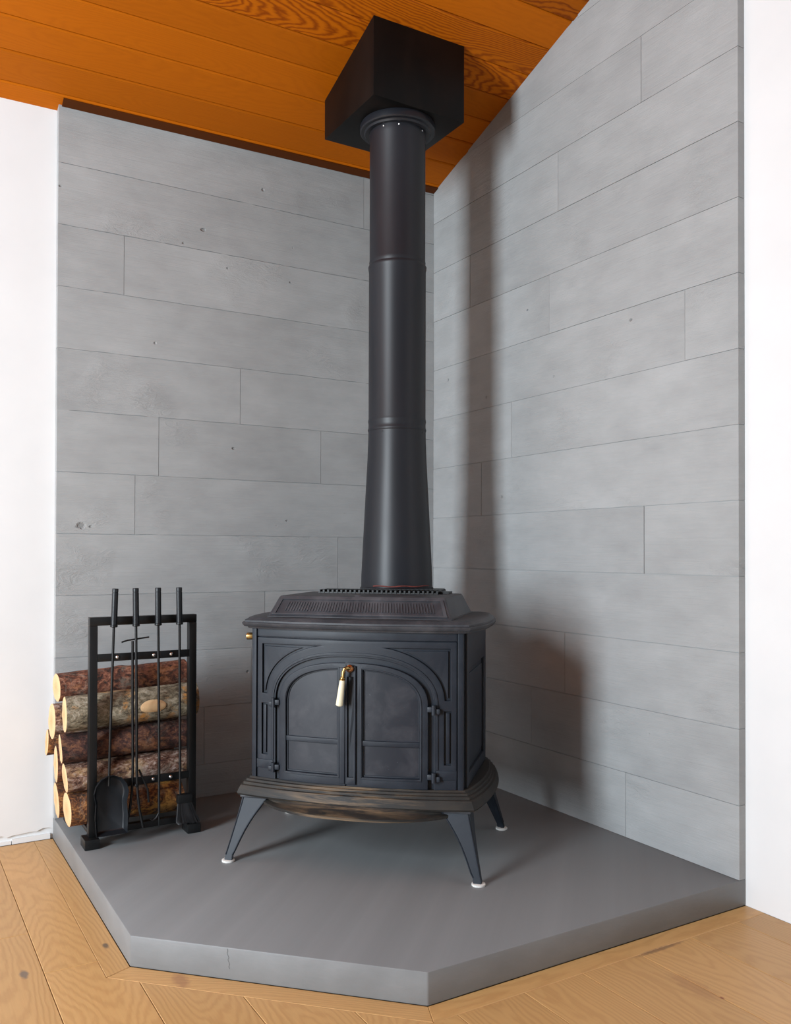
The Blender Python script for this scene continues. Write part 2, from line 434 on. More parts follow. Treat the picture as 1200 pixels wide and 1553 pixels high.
vL = [(-1.425, 2.09), (-.953, 1.63), (-.584, 1.40), (-1.288, 1.45), (-1.379, 1.18), (-.841, .75), (-.375, 2.5), (-.9, .5), (-1.1, .3), (-.5, .95), (-.62, .06)]
vR = [(-1.287, 2.66), (-.866, 2.42), (-.29, 2.18), (-.815, 1.95), (-1.473, 1.704), (-.583, 1.494), (-.375, 1.263), (-1.299, 1.026), (-.904, .56), (-.709, .34), (-1.214, .12)]
clad('wall_left', 1.666, zL, vL, 'x', lambda u: zc(u, 0), .0011)
clad('wall_right', 1.675, zR, vR, 'y', lambda u: zc(0, u), .0003)

# --- white plaster walls behind and beyond the cladding
R = random.Random(5)
pts = [(.13, 2.9), (-5.2, 2.9)]
x = -5.2
low = []
while x < -1.67: low.append((x, -.048 + R.uniform(-.005, .006) + (.006 if x > -1.75 else 0))); x += R.uniform(.012, .04)
pts += low + [(-1.66, -.045), (-1.6, -.05), (.13, -.05)]
bm = curve_solid([pts], .06)
for v in bm.verts: v.co = Vector((v.co.x, .031 + v.co.z, v.co.y))
o = obj('wall_far_left', bm, M['white'], sm=False); struct(o)
bm = bmesh.new(); box(bm, -5.2, -1.5, .040, .09, -HZ, -.03)
o = struct(obj('trim_1', bm, M['white'], sm=False))
bm = bmesh.new()
x = -2.6
while x < -1.69:      # broken scraps of plaster and backing strip along the wall foot
    w = R.uniform(.12, .45)
    t = box(bm, x, min(x + w, -1.675), .031 + R.uniform(0, .004), .045, -HZ + .001, -HZ + R.uniform(.012, .022))
    x += w + R.uniform(.0, .004)
o = struct(obj('trim_2', bm, M['white'], sm=False))
bm = bmesh.new(); box(bm, .0301, .13, YE, .13, -HZ, 4.3)
struct(obj('wall_far_right', bm, M['white'], sm=False))

# --- sloping ceiling of fir boards
ys = [.13, -.045, -.176, -.31, -.437, -.56, -.685, -.812, -.941] + [-.941 - .13 * k for k in range(1, 30)]
cs = math.hypot(1, SL)
polys = []; seeds = []
sd = [.30, .07, .16, .22, .35, .62, .57, .31, .64]
for i in range(len(ys) - 1):
    y0, y1 = ys[i + 1] + .0018, ys[i] - .0018
    yc = (y0 + y1) / 2
    brk = [-5.2] + sorted([-2.4 - R.random() * 1.2] if i % 2 else [-3.0 - R.random()]) + [.13]
    for a, b_ in zip(brk[:-1], brk[1:]):
        polys.append(([(a, y0), (b_ - .0006, y0), (b_ - .0006, y1), (a, y1)], (lambda co, yc=yc: ((co.y - yc) * cs, co.x))))
        seeds.append(sd[i] if i < len(sd) and b_ > 0 else R.random())
bm = boards_object('ceiling', polys, None, .012, .0042, seeds=seeds)
for v in bm.verts: v.co.z = zc(v.co.x, v.co.y) - v.co.z
bmesh.ops.reverse_faces(bm, faces=bm.faces)
struct(obj('ceiling', bm, M['fir'], sm=False))
bm = bmesh.new(); v = box(bm, -5.2, .13, ys[-1], .13, .0125, .08)
for q in bm.verts: q.co.z += zc(q.co.x, q.co.y)
struct(obj('ceiling_base', bm, M['sub'], sm=False))
# thin dark brown strip between the left cladding and the ceiling
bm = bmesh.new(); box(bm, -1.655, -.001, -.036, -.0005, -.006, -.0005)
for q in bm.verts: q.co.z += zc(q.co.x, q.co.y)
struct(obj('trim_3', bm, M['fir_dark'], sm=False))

# --- raised hearth slab
bm = prism([(x + (.0006 if x > .02 else 0), y) for x, y in hearth_poly], -HZ, 0, .0035, 2)
hearth = tag(obj('hearth', bm, M['hearth']), 'low grey concrete hearth slab with clipped corner, under the stove', 'hearth')
# hairline crack in the slab's angled face
cd = Vector((AX + CUT, DY, 0)) - Vector((AX, DY + CUT, 0)); cd.normalize(); cn = Vector((-S2, -S2, 0))
p0 = Vector((AX, DY + CUT, 0)) + cd * .27
rr = [p0 + cd * (.002 * math.sin(k * 2.1) + .0008 * k) + Vector((0, 0, -.003 - k * .0055)) for k in range(10)]
bm = bmesh.new()
for a, b_ in zip(rr[:-1], rr[1:]):
    w = cd * .0006
    q = [a - w, a + w, b_ + w, b_ - w]
    vs = [bm.verts.new(p + cn * .0004) for p in q]; vb = [bm.verts.new(p - cn * .0004) for p in q]
    bm.faces.new(vs); bm.faces.new(vb)
    for k in range(4): bm.faces.new([vs[k], vs[(k + 1) % 4], vb[(k + 1) % 4], vb[k]])
ck = obj('crack', bm, M['gap'], hearth, sm=False)

# ------------------------------------------------------------------ wood stove
OX, OY = -.7902, -.8326
stove = thing('wood_stove', 'black cast-iron wood stove with arched double doors on splayed legs', 'stove', (OX, OY, 0), -PI / 4)
WB, YF, YB, BOW = .345, -.2036, .2036, .045
ZB, ZT = .258, .742
def fy(x): return YF - BOW * max(0, 1 - (x / WB) ** 2)

def relief(splines, d0, d1, bev=.0015, name='relief', m=None, parent=None, ang=40):
    bm = curve_solid(splines, d1 - d0, bev)
    x0 = min(v.co.x for v in bm.verts); x1 = max(v.co.x for v in bm.verts)
    x = math.ceil(x0 / .02) * .02
    while x < x1:
        bmesh.ops.bisect_plane(bm, geom=bm.verts[:] + bm.edges[:] + bm.faces[:], plane_co=(x, 0, 0), plane_no=(1, 0, 0)); x += .02
    for v in bm.verts:
        d = d0 + v.co.z; v.co = Vector((v.co.x, fy(v.co.x) - d, v.co.y))
    return obj(name, bm, m or M['iron'], parent or stove, ang=ang)

def rect(x0, x1, z0, z1): return [(x0, z0), (x1, z0), (x1, z1), (x0, z1)]
def arch_pts(a, b, zc_, n=2.5, k=28, t0=0, t1=PI):
    out = []
    for i in range(k + 1):
        t = t0 + (t1 - t0) * i / k; c, s = math.cos(t), math.sin(t)
        out.append((a * math.copysign(abs(c) ** (2 / n), c), zc_ + b * abs(s) ** (2 / n)))
    return out
def arch(a, b, zc_, zb, n=2.5): return [(a, zb)] + arch_pts(a, b, zc_, n) + [(-a, zb)]

# core
nf = 24
front = [(-WB + 2 * WB * i / nf, fy(-WB + 2 * WB * i / nf)) for i in range(nf + 1)]
bm = prism(front + [(WB, YB), (-WB, YB)], ZB - .01, ZT + .003, 0)
obj('body', bm, M['iron'], stove)
# rear casing and flue box under the pipe
obj('rear_casing', bbox(-.24, .24, YB - .005, YB + .10, .27, .74, .006), M['iron'], stove)
obj('flue_box', bbox(-.155, .155, .10, .50, .70, .8445, .006), M['iron_top'], stove)
# pilasters and top rail
for s in (-1, 1):
    relief([rect(*sorted((s * .329, s * .346)), ZB, ZT)], -.003, .012, .002, 'pilaster')
relief([rect(-.327, .327, .713, ZT)], -.003, .008, .0015, 'top_rail')
# raised surround with spandrel, small panels and door opening cut out
sp_in = []
def spandrel(s, inset=0):
    pts = [(s * (.308 - inset), .690 - inset), (s * (.308 - inset), .532 + inset)]
    A = arch_pts(.290 + inset, .178 + inset * .8, .522, 2.25, 40, 0, PI / 2)
    A = [p for p in A if p[1] < .690 - inset - .0015 and p[1] > .532 + inset - .001 and p[0] < .308 - inset - .001]
    pts += [(s * x_, z_) for x_, z_ in A]
    pts.append((s * (A[-1][0] - .014), .690 - inset))
    return pts
holes = [spandrel(1), spandrel(-1)]
small = lambda s, i=0: rect(*sorted((s * (.288 + i), s * (.310 - i))), .336 + i, .500 - i)
opening = arch(.258, .152, .508, .2605, 2.4)
relief([rect(-.326, .326, .259, .7105)] + holes + [small(1), small(-1)] + [[(x_, max(z_, .2615)) for x_, z_ in opening]], -.003, .0085, .0016, 'surround')
for s in (-1, 1):
    relief([spandrel(s, .0075)], -.003, .0055, .0012, 'spandrel_panel')
    relief([small(s, .0055)], -.003, .006, .0012, 'side_strip')
    relief([rect(*sorted((s * .266, s * .3265)), .292, .320)], .005, .0115, .0012, 'hinge_band')
# stepped arch moulding round the opening
ringo = arch(.272, .166, .508, .322, 2.4); ringi = arch(.264, .158, .508, .322, 2.4)
relief([ringo + ringi[::-1]], .006, .0115, .001, 'arch_moulding')
# doors
def half_arch(a, b, zc_, zb, xc, s, n=2.5):
    P = [p for p in arch_pts(a, b, zc_, n, 60, 0, PI / 2) if p[0] > abs(xc) + .002]
    ztop = zc_ + b * (1 - (abs(xc) / a) ** n) ** (1 / n)
    pts = [(a, zb)] + P + [(abs(xc), ztop), (abs(xc), zb)]
    return [(s * x_, z_) for x_, z_ in pts]
def door(s, xc):
    out = half_arch(.2415, .134, .508, .2625, .0, 1)
    out = [(s * x_, z_) for x_, z_ in out]
    out = [(x_ if abs(x_) > 1e-6 else -.0125 + (-.0012 if s < 0 else .0012), z_) for x_, z_ in out]
    gl = half_arch(.217, .117, .506, .293, .040, s)
    d = relief([out, gl], .002, .0150, .0018, 'door')
    # bead line and glazing
    g1 = half_arch(.2235, .1225, .506, .2865, .0335, s); 
    relief([g1, half_arch(.2195, .119, .506, .291, .0375, s)], .013, .0172, .0008, 'bead', parent=d)
    relief([half_arch(.219, .119, .506, .291, .038, s)], .0025, .0045, 0, 'door_glass', M['iron_glass'], d)
    relief([rect(*sorted((s * .0385, s * .2185)), .3885, .4045)], .004, .0115, .0015, 'glazing_bar', parent=d)
    # rim inside the openings
    relief([half_arch(.217, .117, .506, .293, .040, s), half_arch(.212, .113, .506, .298, .045, s)], .004, .0075, .001, 'glass_rim', parent=d)
    return d
dl = door(-1, 0); dr = door(1, 0)
relief([rect(-.033, -.0155, .270, .628)], .013, .0185, .0012, 'stile', parent=dl)
relief([rect(-.0125, .0205, .270, .634), rect(-.0065, .0145, .292, .600)], .012, .0225, .0015, 'astragal', parent=dr)
# hinges
for s, d in ((-1, dl), (1, dr)):
    for z_ in (.505, .300):
        x_ = s * .256; y_ = fy(x_) - .013
        bm = tube([(x_ + s * .004, y_ - .008, z_ - .014), (x_ + s * .004, y_ - .008, z_ + .016)], .0065, 14)
        h = obj('hinge', bm, M['iron'], d)
        bm = bbox(min(x_ - s * .016, x_ + s * .002), max(x_ - s * .016, x_ + s * .002), y_ - .010, y_ + .004, z_ - .006, z_ + .010, .0015)
        obj('hinge_leaf', bm, M['iron'], h)
        bm = bbox(*sorted((x_ + s * .006, x_ + s * .022)), y_ - .006, y_ + .006, z_ - .012, z_ + .004, .0015)
        obj('hinge_leaf', bm, M['iron'], h)
# handle on the astragal: copper rose, bent brass stem, ivory grip
hx, hz_ = .003, .627; hy = fy(hx) - .0225
rose = [( .0, 0), (.011, 0), (.0125, .003), (.0115, .008), (.007, .012), (0.0001, .0125)]
bm = lathe([(max(r, .0001), z_) for r, z_ in rose], 24)
bmesh.ops.rotate(bm, verts=bm.verts, matrix=Matrix.Rotation(PI / 2, 3, 'X')); bmesh.ops.translate(bm, verts=bm.verts, vec=(hx, hy, hz_))
hd = obj('door_handle', bm, M['copper'], dr)
bm = tube([(hx, hy - .010, hz_), (hx - .004, hy - .020, hz_ + .004), (hx - .010, hy - .026, hz_ + .001), (hx - .0135, hy - .028, hz_ - .008), (hx - .015, hy - .028, hz_ - .026)], .005, 14, rads=[.0065, .006, .0055, .005, .0045])
obj('stem', bm, M['brass'], hd)
a0 = Vector((hx - .0150, hy - .028, hz_ - .024)); ad = Vector((-.0125, .003, -.095)).normalized()
def along(prof, a, d, n=24):
    bm = lathe([(r, z_) for r, z_ in prof], n)
    q = Vector((0, 0, 1)).rotation_difference(d)
    bmesh.ops.rotate(bm, verts=bm.verts, matrix=q.to_matrix()); bmesh.ops.translate(bm, verts=bm.verts, vec=a); return bm
obj('ferrule', along([(.003, 0), (.0078, .0005), (.0082, .003), (.0065, .0045), (.0085, .006), (.0085, .009), (.006, .010)], a0, ad), M['brass'], hd)
obj('grip', along([(.004, .009), (.0078, .0095), (.0085, .014), (.0095, .04), (.0108, .075), (.0112, .086), (.009, .0885), (.002, .089)], a0, ad), M['ivory'], hd)
# damper knob sticking out of the left side
kb = along([(.0035, -.03), (.0035, .012), (.011, .013), (.0115, .016), (.0115, .036), (.0105, .0385), (.004, .0385), (.0035, .034), (.0001, .034)], Vector((-.3455, -.165, .708)), Vector((-1, -.30, .0)).normalized())
obj('damper_knob', kb, M['brass'], stove)

# side panels with sunken fields
for s in (-1, 1):
    bm = curve_solid([[(-.19, .262), (.20, .262), (.20, .738), (-.19, .738)], [(-.150, .300), (.160, .300), (.160, .625), (-.150, .625)]], .012, .002)
    for v in bm.verts: v.co = Vector((s * (WB - .003 + v.co.z), v.co.x, v.co.y))
    sp_ = obj('side_panel', bm, M['iron'], stove)
    bm = curve_solid([[(-.13, .320), (.14, .320), (.14, .605), (-.13, .605)]], .007, .002)
    for v in bm.verts: v.co = Vector((s * (WB - .003 + v.co.z), v.co.x, v.co.y))
    obj('sunken_field', bm, M['iron'], sp_)

# plate / base outline: bowed front, bulging sides
def outline(X, Yf, Yb, bulge, bow=BOW, n=28, m=16):
    pts = [(-X + 2 * X * i / n, Yf - bow * (1 - (-1 + 2 * i / n) ** 2)) for i in range(n + 1)]
    for i in range(1, m):
        t = i / m; pts.append((X + bulge * math.sin(PI * min(1, t * 1.02)) ** .8, Yf + (Yb - Yf) * t))
    pts += [(X * .96 - 2 * X * .96 * i / 8, Yb) for i in range(9)]
    for i in range(1, m):
        t = 1 - i / m; pts.append((-X - bulge * math.sin(PI * min(1, t * 1.02)) ** .8, Yf + (Yb - Yf) * t))
    return pts
def plate(prof, Yb, bulge):
    return loft([[(x_, y_, z_) for x_, y_ in outline(X, Yf, Yb + (X - prof[0][1]) * .3, bulge)] for z_, X, Yf in prof])
bm = plate([(.7385, .340, -.205), (.7386, .356, -.221), (.7440, .358, -.223), (.7455, .366, -.231), (.7520, .371, -.236), (.7580, .372, -.237), (.7595, .366, -.231),
            (.7650, .366, -.231), (.7670, .361, -.226), (.7720, .356, -.221), (.7745, .346, -.211), (.7750, .30, -.16)], .235, .038)
obj('top_plate', bm, M['iron_top'], stove)
bm = plate([(.262, .330, -.200), (.2615, .351, -.214), (.256, .354, -.217), (.2545, .360, -.223), (.2480, .361, -.224), (.2460, .367, -.230), (.2385, .368, -.231), (.2365, .374, -.237),
            (.222, .381, -.243), (.212, .384, -.245), (.206, .381, -.242), (.204, .372, -.234), (.204, .34, -.20)], .245, .034)
obj('base', bm, M['iron_base'], stove)
obj('ash_pan', bbox(-.20, .20, -.20, .19, .165, .206, .006), M['iron_base'], stove)
# ash lip: shallow bowed tray projecting in front of the base
def lip_ring(w, yf0, proj, z_):
    n = 26; P = []
    for i in range(n + 1):
        u = -1 + 2 * i / n; x_ = w * u
        P.append((x_ + .005, yf0 - proj * (1 - abs(u) ** 2.6) ** .9, z_))
    return P + [(w * .98, -.20, z_), (-w * .98, -.20, z_)]
bm = loft([lip_ring(.280, -.225, .050, .181), lip_ring(.298, -.236, .101, .1800), lip_ring(.302, -.238, .105, .182), lip_ring(.302, -.238, .105, .190), lip_ring(.299, -.235, .101, .1925),
           lip_ring(.290, -.230, .082, .1945), lip_ring(.287, -.232, .062, .203), lip_ring(.285, -.234, .052, .214)])
obj('ash_lip', bm, M['iron_base'], stove)

# hood (top casting) with fluted front, grate behind it
def hring(z_, w, yf_, yb_, r=.006):
    pts = []
    for cx_, cy_, a0_ in ((w - r, yb_ - r, 0), (-w + r, yb_ - r, 90), (-w + r, yf_ + r, 180), (w - r, yf_ + r, 270)):
        for k in range(5):
            a = math.radians(a0_ + k * 22.5); pts.append((cx_ + r * math.cos(a), cy_ + r * math.sin(a), z_))
    return pts
bm = loft([hring(.7735, .308, -.190, .20), hring(.7765, .308, -.190, .20), hring(.7785, .303, -.186, .196), hring(.836, .2795, -.153, .160), hring(.8405, .2755, -.150, .157), hring(.8420, .268, -.143, .150)])
hood = obj('top_casting', bm, M['iron_top'], stove)
def on_slope(x_, t, off):   # t 0 bottom .. 1 top of the sloping front
    y_ = -.186 + t * .033; z_ = .7785 + t * .0575; nx = Vector((0, -.0575, .033)).normalized()
    return Vector((x_, y_, z_)) + nx * off
def slope_bar(bm, x0, x1, t0, t1, off, taper=0):
    P = [on_slope(x0, t0, -.001), on_slope(x1, t0, -.001), on_slope(x1 - taper, t1, -.001), on_slope(x0 - taper, t1, -.001)]
    Q = [on_slope(x0 + .0008, t0 + .02, off), on_slope(x1 - .0008, t0 + .02, off), on_slope(x1 - .0008 - taper, t1 - .02, off), on_slope(x0 + .0008 - taper, t1 - .02, off)]
    a = [bm.verts.new(p) for p in P]; b_ = [bm.verts.new(p) for p in Q]
    bm.faces.new(a); bm.faces.new(b_)
    for k in range(4): bm.faces.new([a[k], a[(k + 1) % 4], b_[(k + 1) % 4], b_[k]])
bm = bmesh.new(); nr = 54
for i in range(nr):
    u = -1 + 2 * (i + .5) / nr
    slope_bar(bm, u * .252 - .0022, u * .252 + .0022, .24, .76, .0022, u * .010)
obj('fluting', bm, M['iron_top'], hood)
bm = bmesh.new()
slope_bar(bm, -.292, .292, .03, .14, .003); slope_bar(bm, -.272, .272, .86, .96, .003)
for s in (-1, 1): slope_bar(bm, s * .284 - .006, s * .284 + .006, .10, .92, .003, s * .017)
obj('flute_frame', bm, M['iron_top'], hood)
bm = lathe([(.001, 0), (.016, 0), (.014, .003), (.001, .004)], 18, c=(0, 0)); bmesh.ops.scale(bm, vec=(1, .6, 1), verts=bm.verts)
bmesh.ops.translate(bm, verts=bm.verts, vec=(-.012, -.135, .8415)); obj('lifter_boss', bm, M['iron_top'], hood)
bm = bmesh.new(); ng = 26
for i in range(ng + 1):
    x_ = -.21 + .42 * i / ng; box(bm, x_ - .0032, x_ + .0032, .05, .145, .842, .8535)
box(bm, -.213, .213, .135, .147, .842, .8545); box(bm, -.213, .213, .052, .060, .842, .846)
box(bm, .213, .245, .075, .145, .842, .850)
obj('warming_grate', bm, M['black'], stove, sm=False)

# legs: splayed cabriole castings
def leg(sx, sy):
    bm = bmesh.new(); rings = []; n = 16
    for i in range(n + 1):
        t = i / n; z_ = .205 * (1 - t) + .007
        ox_ = .366 + .046 * t ** 1.1; oy_ = .236 + .044 * t ** 1.1            # outer corner
        w = .075 * (1 - t) ** 1.0 + .0215 - .020 * math.sin(PI * min(1, t * 1.0)) ** 1.0 * (1 - t) ** .3 * .9
        if t > .9: w = .0225 + (t - .9) * .04
        w = max(w, .021)
        th = max(.018, w * .85)
        rings.append([(sx * ox_, sy * oy_, z_), (sx * (ox_ - w), sy * oy_, z_), (sx * (ox_ - w), sy * (oy_ - .012), z_), (sx * (ox_ - .013), sy * (oy_ - .012), z_),
                      (sx * (ox_ - .013), sy * (oy_ - th), z_), (sx * ox_, sy * (oy_ - th), z_)])
    loft(rings, bm=bm); bmesh.ops.recalc_face_normals(bm, faces=bm.faces); 
    es = [e for e in bm.edges if e.calc_face_angle(0) > .9]; bmesh.ops.bevel(bm, geom=es, offset=.0015, segments=2, affect='EDGES', clamp_overlap=True)
    L = obj('leg', bm, M['iron'], stove)
    # raised rim along the front face
    def fp(t, f, off):
        z_ = .205 * (1 - t) + .007; ox_ = .366 + .046 * t ** 1.1; oy_ = .236 + .044 * t ** 1.1
        w = max(.075 * (1 - t) + .0215 - .018 * math.sin(PI * t) * (1 - t) ** .3, .021)
        if t > .9: w = .0225 + (t - .9) * .04
        return Vector((sx * (ox_ - w * f), sy * (oy_ + off), z_))
    bm = bmesh.new()
    for f in (.05, .95): tube([fp(k / 16 * .88 + .04, f, .0004) for k in range(17)], .0022, 8, bm=bm)
    tube([fp(.045, .06, .0004), fp(.045, .94, .0004)], .0022, 8, bm=bm)
    obj('leg_rim', bm, M['iron'], L)
    bm = bbox(*sorted((sx * .374, sx * .286)), *sorted((sy * .244, sy * .160)), .198, .2065, .003); obj('leg_cap', bm, M['iron_top'], L)
    cx_, cy_ = sx * (.412 - .011), sy * (.280 - .010)
    bm = lathe([(.0195, 0), (.0205, .001), (.0205, .006), (.0185, .007)], 28, c=(cx_, cy_)); obj('foot_pad', bm, M['felt'], L)
for sx in (-1, 1):
    for sy in (-1, 1): leg(sx, sy)

# ------------------------------------------------------------------ stove pipe and ceiling box
PX, PY = -.538, -.566
pipe = thing('stove_pipe', 'tall black round stove pipe rising from the stove to the ceiling box', 'stove pipe', (PX, PY, .846))
b0 = .846
def pz(prof): return [(r, z_ - b0) for r, z_ in prof]
obj('pipe_adapter', lathe(pz([(.139, .846), (.139, .852), (.1355, .855), (.1345, .90), (.128, 1.03), (.1195, 1.20), (.1125, 1.33), (.1095, 1.415), (.1092, 1.440)]), 96), M['pipe'], pipe)
obj('pipe_section', lathe(pz([(.107, 1.438), (.1105, 1.442), (.1115, 1.448), (.1092, 1.453), (.1085, 1.47), (.1105, 1.477), (.1100, 1.483), (.1085, 1.49), (.1085, 2.050), (.1105, 2.058), (.1112, 2.066), (.1085, 2.071)]), 96), M['pipe'], pipe)
obj('pipe_section', lathe(pz([(.106, 2.06), (.1062, 2.077), (.1075, 2.083), (.1062, 2.089), (.1060, 2.545), (.1075, 2.550), (.1075, 2.590), (.106, 2.600)]), 96), M['pipe'], pipe)
obj('pipe_collar', lathe(pz([(.106, 2.5745), (.124, 2.5735), (.1275, 2.5795), (.128, 2.5800), (.140, 2.581), (.1435, 2.585), (.1435, 2.604), (.140, 2.6108), (.1, 2.6110)]), 96), M['pipe'], pipe)
bm = bmesh.new(); n = 60
for k in range(n):
    pass
ringp = [(.1368 * math.cos(a), .1368 * math.sin(a), .860 - b0 + .0015 * math.sin(a * 9)) for a in [math.radians(200 + 100 * i / 40) for i in range(41)]]
tube(ringp, .0022, 8, bm=bm); obj('red_sealant', bm, M['sealant'], pipe)['label'] = 'dull red sealant bead'
for a in (-150, -118, -62):
    for z_ in (2.567,):
        c_ = Vector((math.cos(math.radians(a)), math.sin(math.radians(a)), 0))
        bm = along([(.0035, 0), (.0035, .002), (.002, .0032), (.0001, .0034)], c_ * .107 + Vector((0, 0, z_ - b0)), c_, 12); obj('screw', bm, M['steel'], pipe)
for a in (-105, -60, -150):
    c_ = Vector((math.cos(math.radians(a)), math.sin(math.radians(a)), 0))
    bm = along([(.003, 0), (.003, .0015), (.0001, .0026)], c_ * .1083 + Vector((0, 0, 1.432 - b0)), c_, 12); obj('screw', bm, M['pipe'], pipe)

# ceiling box, its top cut to the slope of the ceiling
bxs = (-.7286, -.335, -.717, -.3235)
bm = bmesh.new(); v = box(bm, *bxs, 2.612, 2.9)
for q in v[4:]: q.co.z = zc(q.co.x, q.co.y) - .0006
bmesh.ops.recalc_face_normals(bm, faces=bm.faces); bevel(bm, .0015, 2)
cbx = tag(obj('ceiling_support_box', bm, M['boxsteel']), 'square black steel flue box hanging from the sloping wood ceiling', 'flue box')

# ------------------------------------------------------------------ log rack
RY = -.385
rack = thing('log_rack', 'black steel firewood rack with tool bars at the front, left on the hearth', 'log rack', (-1.44, -.30, 0))
def rb(name, x0, x1, y0, y1, z0, z1, w=.0015, m='black'):
    return obj(name, bbox(x0 + 1.44, x1 + 1.44, y0 + .30, y1 + .30, z0, z1, w), M[m], rack)
rb('post', -1.6225, -1.5965, RY - .004, RY + .026, .034, .736)
rb('post', -1.2840, -1.2580, RY - .004, RY + .026, .034, .736)
rb('top_bar', -1.6225, -1.2580, RY - .004, RY + .026, .7362, .764)
rb('tool_bar', -1.5964, -1.2841, RY - .004, RY + .002, .615, .641)
rb('tool_bar', -1.5964, -1.2841, RY - .004, RY + .002, .188, .214)
rb('bottom_bar', -1.5964, -1.2841, RY - .002, RY + .022, .036, .058)
for s, (a, b_) in enumerate(((-1.640, -1.592), (-1.296, -1.248))):
    rb('foot', a, b_, RY - .032, RY + .040, .0, .0338, .003)
    rb('foot', a, b_, -.070, -.026, .0, .0338, .003)
for a in (-1.6185, -1.2840):
    rb('side_rail', a, a + .022, RY + .0262, -.0256, .036, .052)
    rb('rear_post', a, a + .022, -.0255, -.0080, .0, .44)
rb('rear_bar', -1.5964, -1.2841, -.0250, -.0090, .040, .055)
for x_ in (-1.532, -1.409, -1.348):
    for z_ in (.628, .201):
        bm = along([(.0062, 0), (.0062, .0012), (.0045, .0035), (.002, .0048), (.0001, .005)], Vector((x_ + 1.44, RY - .004 + .30, z_)), Vector((0, -1, 0)), 18)
        obj('bolt', bm, M['steel'], rack)['label'] = 'silver domed bolt'
for x_ in (-1.5505, -1.4785, -1.400, -1.327):
    bm = tube([(x_ + 1.44, RY + .30 - .003, .752), (x_ + 1.44, RY + .30 - .012, .748), (x_ + 1.44 + .010, RY + .30 - .018, .744)], .003, 10)
    obj('hook', bm, M['black'], rack)

# ------------------------------------------------------------------ fire tools
TY = -.419
def grip(root, x0, x1, z0, z1):
    """tubular handle from (x0,z0) top to (x1,z1) bottom, in root space"""
    a = Vector((x0, 0, z0)); d = Vector((x1 - x0, 0, z1 - z0)); L = d.length; d.normalize()
    bm = along([(.0055, .006), (.0075, .001), (.0095, 0), (.0103, .0015), (.0103, .012), (.0098, .0125), (.0098, .0145), (.0103, .015), (.0103, L - .001), (.009, L), (.0045, L + .001)], a, d, 24)
    g_ = obj('grip', bm, M['shovel'], root)
    bm = along([(.0045, L - .001), (.0118, L), (.0122, L + .002), (.0122, L + .0055), (.0105, L + .007), (.004, L + .008)], a, d, 20)
    obj('grip_collar', bm, M['black'], root)
# shovel
t = thing('fire_shovel', 'black fireplace shovel with broad scoop, leftmost tool on the rack', 'fire shovel', (-1.556, TY, .04), 0, 'fire tools hanging on the rack')
grip(t, .009, .005, .821, .699)
obj('rod', tube([(.005, 0, .700), (-.002, 0, .45), (-.008, 0, .20), (-.008, .001, .165)], .0045, 12), M['black'], t)
# scoop: arched sheet with rolled side walls
sp0 = [(-.052, 0.0), (-.055, .055), (-.052, .10), (-.058, .135), (-.052, .160), (-.036, .182), (-.015, .192)]
prof = sp0 + [(-x_ - .012 + .0, z_) for x_, z_ in sp0[::-1]]
prof = [(x_ * 1.07 + .004, z_ + .008) for x_, z_ in prof]
cxm = sum(p[0] for p in prof) / len(prof)
def shr(scl, y_, dz=0): return [((x_ - cxm) * scl + cxm, y_ + .03 * max(0, (.09 - z_) / .09) * -.35, (z_ - .1) * (scl * .6 + .4) + .1 + dz) for x_, z_ in prof]
bm = bmesh.new()
A = shr(.80, .013); B = shr(.88, .008); C_ = shr(1.0, -.014); D = shr(1.02, -.014); E_ = shr(.96, .009); F_ = shr(.87, .014)
# open at the lower edge: the walls run round the sides and the top only
loft([A, B, C_, D, E_, F_], cap0=True, cap1=True, bm=bm, closed=True)
obj('scoop', bm, M['shovel'], t, ang=50)
# tongs
t = thing('fire_tongs', 'black fireplace tongs with crossed legs, second tool from the left', 'fire tongs', (-1.474, TY, .04), 0, 'fire tools hanging on the rack')
grip(t, -.006, -.004, .821, .699)
obj('tong_leg', tube([(-.004, 0, .70), (-.001, 0, .45), (.001, 0, .20), (.004, 0, .13), (.010, 0, .075), (.018, 0, .035), (.023, 0, .010)], .0045, 12), M['black'], t)
obj('tong_leg', tube([(-.013, .009, .642), (-.012, .009, .45), (-.010, .009, .20), (-.013, .009, .13), (-.019, .009, .075), (-.028, .009, .035), (-.033, .009, .010)], .0045, 12), M['black'], t)
obj('thumb_bar', tube([(-.050, .006, .640), (-.030, .009, .645), (.0, .011, .648), (.024, .009, .651), (.042, .006, .653)], .0028, 10), M['black'], t)
obj('pivot', along([(.006, -.006), (.006, .014), (.003, .016)], Vector((0.000, .010, .155)), Vector((0, -1, 0)), 16), M['black'], t)
obj('tie_arm', tube([(.010, .006, .205), (.040, .008, .135), (.044, .008, .09)], .0035, 10), M['black'], t)
# poker
t = thing('fire_poker', 'straight black fireplace poker with hooked tip, third tool from the left', 'fire poker', (-1.401, TY, .04), 0, 'fire tools hanging on the rack')
grip(t, -.003, -.002, .821, .699)
obj('rod', tube([(-.002, 0, .70), (.003, 0, .30), (.004, 0, .05), (.004, 0, .004)], .0046, 12, rads=[.0046, .0046, .0046, .0015]), M['black'], t)
obj('hook', tube([(.004, 0, .050), (-.006, 0, .034), (-.018, 0, .028), (-.030, 0, .036)], .004, 12, rads=[.0042, .0042, .0035, .0012]), M['black'], t)
